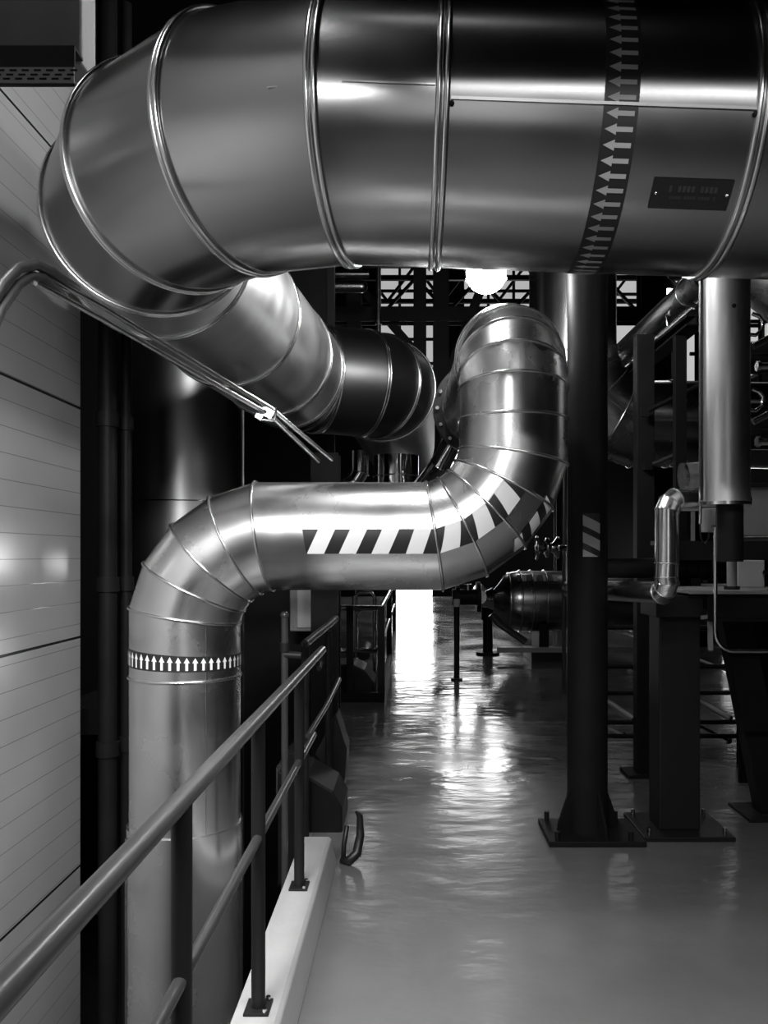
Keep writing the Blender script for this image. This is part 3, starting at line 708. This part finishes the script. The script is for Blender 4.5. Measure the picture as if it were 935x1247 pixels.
# ------------------------------------------------------------------ vessel on saddles far along
Yv = 12.0; vz = .83; vr = .44
v0, v1 = 1.32, 4.6
o = thing('pressure_vessel', 'shiny horizontal vessel with domed end on saddles far along the passage', 'tank', (2.9, Yv, 0))
mb = MB(); mb.lathe((v0, Yv, vz), (1, 0, 0), [(-.12, .16), (-.06, .22), (0, .30), (.05, .38), (.14, .42), (.26, vr), (v1 - v0, vr), (v1 - v0 + .15, .3), (v1 - v0 + .2, 0)], 48); obj('shell', mb, M['alu_dark'], o)
for x in (.10, .26, .42, .62, 1.05, 1.9):
    mb = MB(); rr = vr + .006 if x > .2 else .405
    mb.tube([(v0 + x, Yv + math.cos(a) * rr, vz + math.sin(a) * rr) for a in [2 * PI * k / 48 for k in range(48)]], .014, 8, closed=True); obj('band', mb, M['bead'], o)
obj('end_cone', MB().lathe((v0 - .12, Yv, vz + .03), (-1, 0, 0), [(0, .17), (.08, .13), (.22, .11), (.22, 0)], 32), M['chrome'], o)
for x in (v0 + .5, v0 + 2.4):
    obj('saddle', MB().prism([(x, Yv - .34, .13), (x, Yv + .34, .13), (x, Yv + .36, .52), (x, Yv, .40), (x, Yv - .36, .52)], (.14, 0, 0)), M['black'], o)
    obj('foot', MB().box2((x - .12, Yv - .42, .0), (x + .32, Yv + .42, .13)), M['dark'], o)
obj('base_rail', MB().box2((v0 - .1, Yv - .46, .13), (v1, Yv - .38, .2)), M['grey'], o)
obj('cradle_rod', MB().tube([P(598, 748, 11.4), P(606, 758, 11.4), P(640, 782, 11.4)], .05, 12), M['rail'], o)
for px in (631, 657):
    mb = MB(); a0 = math.radians(52)
    for k, mm in enumerate((0, 1, 0, 1)):
        x = (px - 500) * .0116 + .07 * k; pts_ = []
        for a in (a0 - .16, a0, a0 + .16): pts_ += [V((x, Yv - math.cos(a) * (vr + .004), vz + math.sin(a) * (vr + .004))), V((x + .06, Yv - math.cos(a) * (vr + .004), vz + math.sin(a) * (vr + .004)))]
        mb.add(pts_, [(0, 1, 3, 2), (2, 3, 5, 4)], True, mm)
    obj('hazard_label', mb, [M['tape_k'], M['tape_g']], o)

# valve, post, stub
o = thing('valve', 'black flanged valve on a pipe end beyond the S-shaped pipe elbow', 'valve', P(572, 727, 10.25))
c = P(572, 727, 10.25); vb = MB(); vb.cyl(c - V((.22, 0, 0)), c + V((.10, 0, 0)), .10, 20); obj('body', vb, M['black'], o)
obj('flange', MB().cyl(c + V((.08, 0, 0)), c + V((.13, 0, 0)), .19, 24), M['black'], o)
obj('flange', MB().cyl(c - V((.18, 0, 0)), c - V((.13, 0, 0)), .15, 24), M['black'], o)
obj('stem', MB().cyl(c + V((-.02, 0, .08)), c + V((-.02, 0, .16)), .05, 12), M['tube'], o)
obj('pipe_end', MB().cyl(c + V((.12, 0, 0)), c + V((.26, 1.66, .02)), .09, 20), M['tube'], o)
o = thing('marker_post', 'thin black post with pale top standing on the glossy floor', 'post', P(556, 828, 9.87))
c = V((.553, 9.87, 0)); obj('shaft', MB().cyl(c, c + V((0, 0, .88)), .034, 14), M['black'], o)
obj('top', MB().cyl(c + V((0, 0, .88)), c + V((0, 0, .97)), .04, 14), M['pale'], o)
obj('foot', MB().cyl(c, c + V((0, 0, .02)), .07, 16), M['black'], o)
o = thing('pipe_stand', 'stout short black pipe stand on a flanged foot before the vessel end', 'stand', V((1.15, 12.3, 0)))
c = V((1.165, 12.4, 0)); obj('shaft', MB().cyl(c, c + V((0, 0, .72)), .075, 20), M['black'], o)
obj('foot', MB().cyl(c, c + V((0, 0, .04)), .18, 20), M['black'], o); obj('head', MB().cyl(c + V((0, 0, .52)), c + V((0, 0, .72)), .1, 20), M['black'], o)

# shiny small valves seen between elbow and column
o = thing('hand_valve', 'small bright hand valve on a slim pole beside the column', 'valve', P(660, 670, 9))
c = P(680, 667, 9); obj('pole', MB().cyl(V((c.x + .06, 9, 0)), V((c.x + .06, 9, 2.6)), .022, 12), M['rail'], o)
obj('body', MB().lathe(c - V((.16, 0, 0)), (1, 0, 0), [(0, .05), (.02, .11), (.05, .11), (.06, .05), (.1, .06), (.14, .12), (.16, .12), (.18, .03), (.26, .03)], 20), M['chrome'], o)
obj('wheel', MB().tube([c + V((-.24, .0, 0)) + V((0, .12 * math.cos(a), .12 * math.sin(a))) for a in [2 * PI * k / 20 for k in range(20)]], .014, 8, closed=True), M['tube'], o)
obj('spindle', MB().cyl(c - V((.26, 0, 0)), c - V((.14, 0, 0)), .018, 10), M['tube'], o)

# ------------------------------------------------------------------ far guard rail on the other side of the passage
o = thing('guard_rail', 'black guard rail with pale edges round the low platform far along the passage', 'railing', (-.3, 8.5, 0))
for x, y in ((-.30, 8.4), (-.30, 11.5), (-.30, 15), (-.62, 8.4)):
    obj('post', MB().box2((x - .035, y - .03, 0), (x + .035, y + .03, .98)), M['black'], o)
obj('top_rail', MB().tube([(-1.0, 8.4, .96), (-.30, 8.4, .96), (-.30, 8.5, .97), (-.30, 15, .99)], .028, 12), M['tube'], o)
obj('mid_rail', MB().tube([(-1.0, 8.4, .52), (-.36, 8.4, .52), (-.30, 8.6, .6), (-.30, 15, .62)], .024, 12), M['tube'], o)
obj('toe_board', MB().box2((-1.1, 8.36, -.0), (-.28, 8.40, .10)), M['black'], o); obj('toe_board', MB().box2((-.32, 8.4, 0), (-.27, 15, .12)), M['black'], o)
o = thing('pump', 'black hump-shaped pump squatting behind the far guard rail', 'pump', (-.62, 9, 0))
obj('hood', MB().prism([(-.95, 8.55, .0), (-.38, 8.55, 0), (-.38, 8.55, .17), (-.48, 8.55, .30), (-.60, 8.55, .36), (-.95, 8.55, .36)], (0, .6, 0)), M['black'], o, .02)
obj('motor', MB().cyl((-.5, 8.7, .45), (-.5, 9.3, .45), .07, 20), M['black'], o)
o = thing('pipe_rack', 'small bright pipework loop standing behind the far guard rail', 'pipes', (-.6, 9.6, 0))
obj('loop', MB().tube([(-.66, 9.6, 0), (-.66, 9.6, 1.02), (-.60, 9.6, 1.06), (-.46, 9.6, 1.06), (-.42, 9.6, 1.0), (-.42, 9.6, 0)], .022, 12), M['tube'], o)
obj('upright', MB().cyl((-.66, 9.9, 0), (-.66, 9.9, 2.2), .025, 12), M['tube'], o)
obj('branch', MB().tube([(-.64, 9.6, .82), (-.55, 9.6, .9), (-.50, 9.6, .9)], .02, 10), M['tube'], o)
obj('gauge', MB().cyl((-.54, 9.56, .32), (-.54, 9.62, .32), .05, 16), M['pale'], o)

# shiny pipes under the duct end
o = thing('bright_pipe', 'polished wide pipe dropping under the far bend of the overhead duct', 'pipe', (-.13, 7.4, 1.8))
A = V((-.13, 7.3, 2.38)); B = V((-.13, 7.3, 1.68)); D = V((-1.28, 7.3, 1.66))
cp = Pipe([A, V((-.13, 7.3, 2.2))] + bend(A, B, D, .32, 4) + [D], .2, (0, -1, 0)); cp.dress(o, M['chrome'], .008, beadmat=M['tube'])
o = thing('bright_pipe', 'narrow polished pipe beside the wide one under the overhead duct', 'pipe', (-.47, 7.0, 1.8))
A = V((-.44, 7.1, 2.40)); B = V((-.44, 7.1, 2.1)); D = V((-1.25, 7.1, 2.08))
cp = Pipe([A] + bend(A, B, D, .16, 3) + [D], .075, (0, -1, 0)); cp.dress(o, M['chrome'], .006, beadmat=M['tube'])
o = thing('bright_pipe', 'polished pipe slanting up beside the riser of the S-shaped pipe', 'pipe', P(545, 545, 6.8))
sl_ = Pipe([V((-.0, 7.25, 1.98)), P(536, 566, 6.8), P(556, 528, 6.8), P(590, 470, 6.8)], .085, (0, -1, 0)); sl_.dress(o, M['chrome'], .006, beadmat=M['tube'])

# ------------------------------------------------------------------ globe lamp
gc = P(592, 333, 4.6)
o = thing('globe_lamp', 'glowing round globe lamp hanging just below the overhead duct', 'lamp', gc)
obj('globe', MB().sphere(gc, .112, 32, 20), M['globe'], o)
obj('guard_ring', MB().tube([gc + V((math.cos(a) * .115, math.sin(a) * .115, -.03)) for a in [2 * PI * k / 40 for k in range(40)]], .004, 6, closed=True), M['pale'], o)
obj('holder', MB().cyl(gc + V((0, 0, .09)), gc + V((0, 0, .2)), .06, 20), M['dark'], o)
obj('drop_rod', MB().cyl(gc + V((0, 0, .2)), gc + V((0, 0, 1.6)), .012, 10), M['dark'], o)
g3 = copy_tree(o); g3.location = (-0.05, 3.3, 3.75)  # unseen copy added to light the S-shaped pipe from above
g3['label'] = 'added globe lamp, unseen above the far side of the overhead duct'
o = thing('unseen_tube_lamp', 'long tube lamp fixture hung before the overhead duct', 'lamp', (.75, 1.45, 2.94))
obj('housing', MB().prism([(0.0, 1.38, 2.945), (0.0, 1.41, 3.02), (0.0, 1.49, 3.02), (0.0, 1.52, 2.945)], (1.5, 0, 0)), M['grey'], o, .004)
for x in (.2, 1.3): obj('hanger', MB().cyl((x, 1.45, 3.02), (x, 1.45, 13), .006, 8), M['dark'], o)
o = thing('unseen_tube_lamp', 'added unseen lamp housing for the side fill light near the cladded wall', 'lamp', (-.7, .5, 2.92))  # housing made up to go with the added side light
obj('housing', MB().prism([(-.77, -.05, 2.925), (-.74, -.05, 3.0), (-.66, -.05, 3.0), (-.63, -.05, 2.925)], (0, 1.1, 0)), M['grey'], o, .004)
for y in (.1, .9): obj('hanger', MB().cyl((-.7, y, 3.0), (-.7, y, 13), .006, 8), M['dark'], o)
# high bay lamps deep in the hall
bay = None
for x, y, z in ((-1.25, 21.0, 6.4), (1.6, 17.0, 8.2), (4.6, 14.0, 8.2), (6.5, 21.0, 8.2)):
    if bay is None:
        bay = thing('bay_lamp', 'bell shaped lamp hanging high in the hall', 'lamp', (x, y, z), 'bay lamps high in the hall')
        obj('reflector', MB().lathe((x, y, z), (0, 0, 1), [(0, .36), (.12, .33), (.28, .2), (.36, .09), (.46, .09), (.46, 0)], 32), M['dark'], bay)
        obj('lens', MB().lathe((x, y, z), (0, 0, 1), [(.03, 0), (.03, .33)], 32), M['bay'], bay)
        obj('drop_rod', MB().cyl((x, y, z + .46), (x, y, 12.99), .015, 8), M['black'], bay)
    else:
        c = copy_tree(bay); c.location = (x, y, z)
        if True:
            for ch in c.children:
                if ch.name.startswith('drop_rod'): ch.scale.z = 1; rod = ch
            rod.data = rod.data.copy()
            for v_ in rod.data.vertices:
                if v_.co.z > 1: v_.co.z = 12.99 - z

# ------------------------------------------------------------------ steelwork in the upper hall
def hbeam(mb, a, b, w, d, mi=0):
    a, b = V(a), V(b); t = (b - a).normalized(); up = V((0, 1, 0)) if abs(t.y) < .9 else V((0, 0, 1))
    mb.bar(a, b, .3 * w, d, up); x = t.cross(up).normalized(); y = x.cross(t)
    mb.bar(a + y * d / 2, b + y * d / 2, w, .12 * d, up); mb.bar(a - y * d / 2, b - y * d / 2, w, .12 * d, up)
Yb = 9.0
o = thing('steel_gantry', 'black steel frame of posts and beams spanning the passage under the windows', 'frame', (0.6, Yb, 0))
def seg(name, a, b, wd=.2, dp_=.18):
    mb = MB(); hbeam(mb, a, b, wd, dp_); return obj(name, mb, M['black'], o)
seg('post', (-1.6, Yb, 0), (-1.6, Yb, 7.5)); seg('post', (2.6, Yb, 0), (2.6, Yb, 7.5))
seg('cross_beam', (-1.7, Yb, 4.12), (2.7, Yb, 4.12), .16, .16)
seg('cross_beam', (-1.7, Yb, 6.2), (2.7, Yb, 6.2), .2, .2)
seg('hanger', (.10, Yb, 3.5), (.10, Yb, 7.5), .14, .14); seg('hanger', (.33, Yb, 3.2), (.33, Yb, 7.5), .17, .14); seg('hanger', (-.62, Yb, 3.4), (-.62, Yb, 7.5), .16, .14)
seg('hanger', (1.5, Yb, 3.4), (1.5, Yb, 7.5), .14, .14)
seg('brace', (.38, Yb + .1, 3.4), (.95, Yb + .1, 4.9), .1, .1); seg('brace', (-.6, Yb + .1, 4.5), (.1, Yb + .1, 3.7), .08, .08)
o = thing('overhead_pipe', 'dull level pipe high in the dark next to the overhead duct', 'pipe', P(420, 349, 8))
obj('run', MB().cyl(V((-3.5, 8, P(0, 349, 8).z)), P(440, 349, 8), .06, 20), M['alu_dark'], o); obj('end_cap', MB().sphere(P(440, 349, 8), .06, 20, 10), M['alu_dark'], o)
o = thing('overhead_pipe', 'second dull level pipe directly above the capped one in the dark', 'pipe', P(420, 334, 8.2))
obj('run', MB().cyl(V((-3.5, 8.2, P(0, 334, 8.2).z)), P(449, 334, 8.2), .035, 16), M['alu_dark'], o); obj('collar', MB().cyl(P(400, 334, 8.2), P(404, 334, 8.2), .05, 16), M['alu_dark'], o)
o = thing('riser_tube', 'slim bright upright tube against the black frame posts', 'tube', P(455, 350, 8.6))
obj('run', MB().cyl(P(461, 420, 8.6), P(459, -600, 8.6), .026, 12), M['alu'], o); obj('collar', MB().cyl(P(461, 395, 8.6), P(461, 390, 8.6), .036, 12), M['alu'], o)
# roof trusses in front of the end windows
for k, (Yt, z0, z1) in enumerate(((24.0, 8.6, 9.6), (27.5, 10.0, 11.2))):
    o = thing('roof_truss', ['dark lattice truss crossing the hall, lower and nearer', 'dark lattice truss crossing the hall, higher and farther'][k], 'truss', (4, Yt, z0))
    for z, nm in ((z0, 'bottom_chord'), (z1, 'top_chord')): obj(nm, MB().box2((-1.7, Yt - .06, z - .07), (9.4, Yt + .06, z + .07)), M['black'], o)
    xs = [-1.7 + 11.1 * i / 12 for i in range(13)]
    for i in range(12):
        a, b = (z0, z1) if i % 2 else (z1, z0)
        obj('web_member', MB().bar((xs[i], Yt, a), (xs[i + 1], Yt, b), .09, .09), M['black'], o)
# cable ladder, walkway to the right in front of the windows
o = thing('cable_ladder', 'black cable ladder crossing the hall in front of the windows', 'ladder', (4, 15, 7.4))
for y in (15, 15.4): obj('side_rail', MB().box2((1.2, y - .02, 7.35), (9.4, y + .02, 7.5)), M['black'], o)
for i in range(20): obj('rung', MB().box2((1.4 + i * .4, 15, 7.38), (1.44 + i * .4, 15.4, 7.42)), M['black'], o)
o = thing('walkway', 'dark raised walkway with handrail crossing the hall behind the elbow duct', 'walkway', (5, 13, 4.2))
obj('deck', MB().box2((4.3, 12.6, 4.0), (9.4, 13.6, 4.12)), M['black'], o)
for z in (4.6, 5.1): obj('rail_bar', MB().tube([(4.3, 12.65, z), (9.4, 12.65, z)], .03, 10), M['black'], o)
for i in range(6): obj('post', MB().cyl((4.4 + i * .98, 12.65, 4.1), (4.4 + i * .98, 12.65, 5.12), .03, 10), M['black'], o)
for x in (4.6, 9.0): obj('leg', MB().box2((x - .1, 13.0, 0), (x + .1, 13.2, 4.0)), M['black'], o)
for x, y, lab_ in ((3.08, 10.5, 'black steel pillar seen through the gap above the elbow duct'), (5.2, 14.2, 'black steel pillar deep in the hall behind the elbow duct'), (3.05, 16.5, 'farthest black steel pillar behind the black round column')):
    o = thing('steel_pillar', lab_, 'column', (x, y, 0))
    mb = MB(); hbeam(mb, (x, y, 0.03), (x, y, 12.9), .3, .26); obj('shaft', mb, M['black'], o)
    obj('base_plate', MB().box2((x - .25, y - .25, 0), (x + .25, y + .25, .03)), M['black'], o)
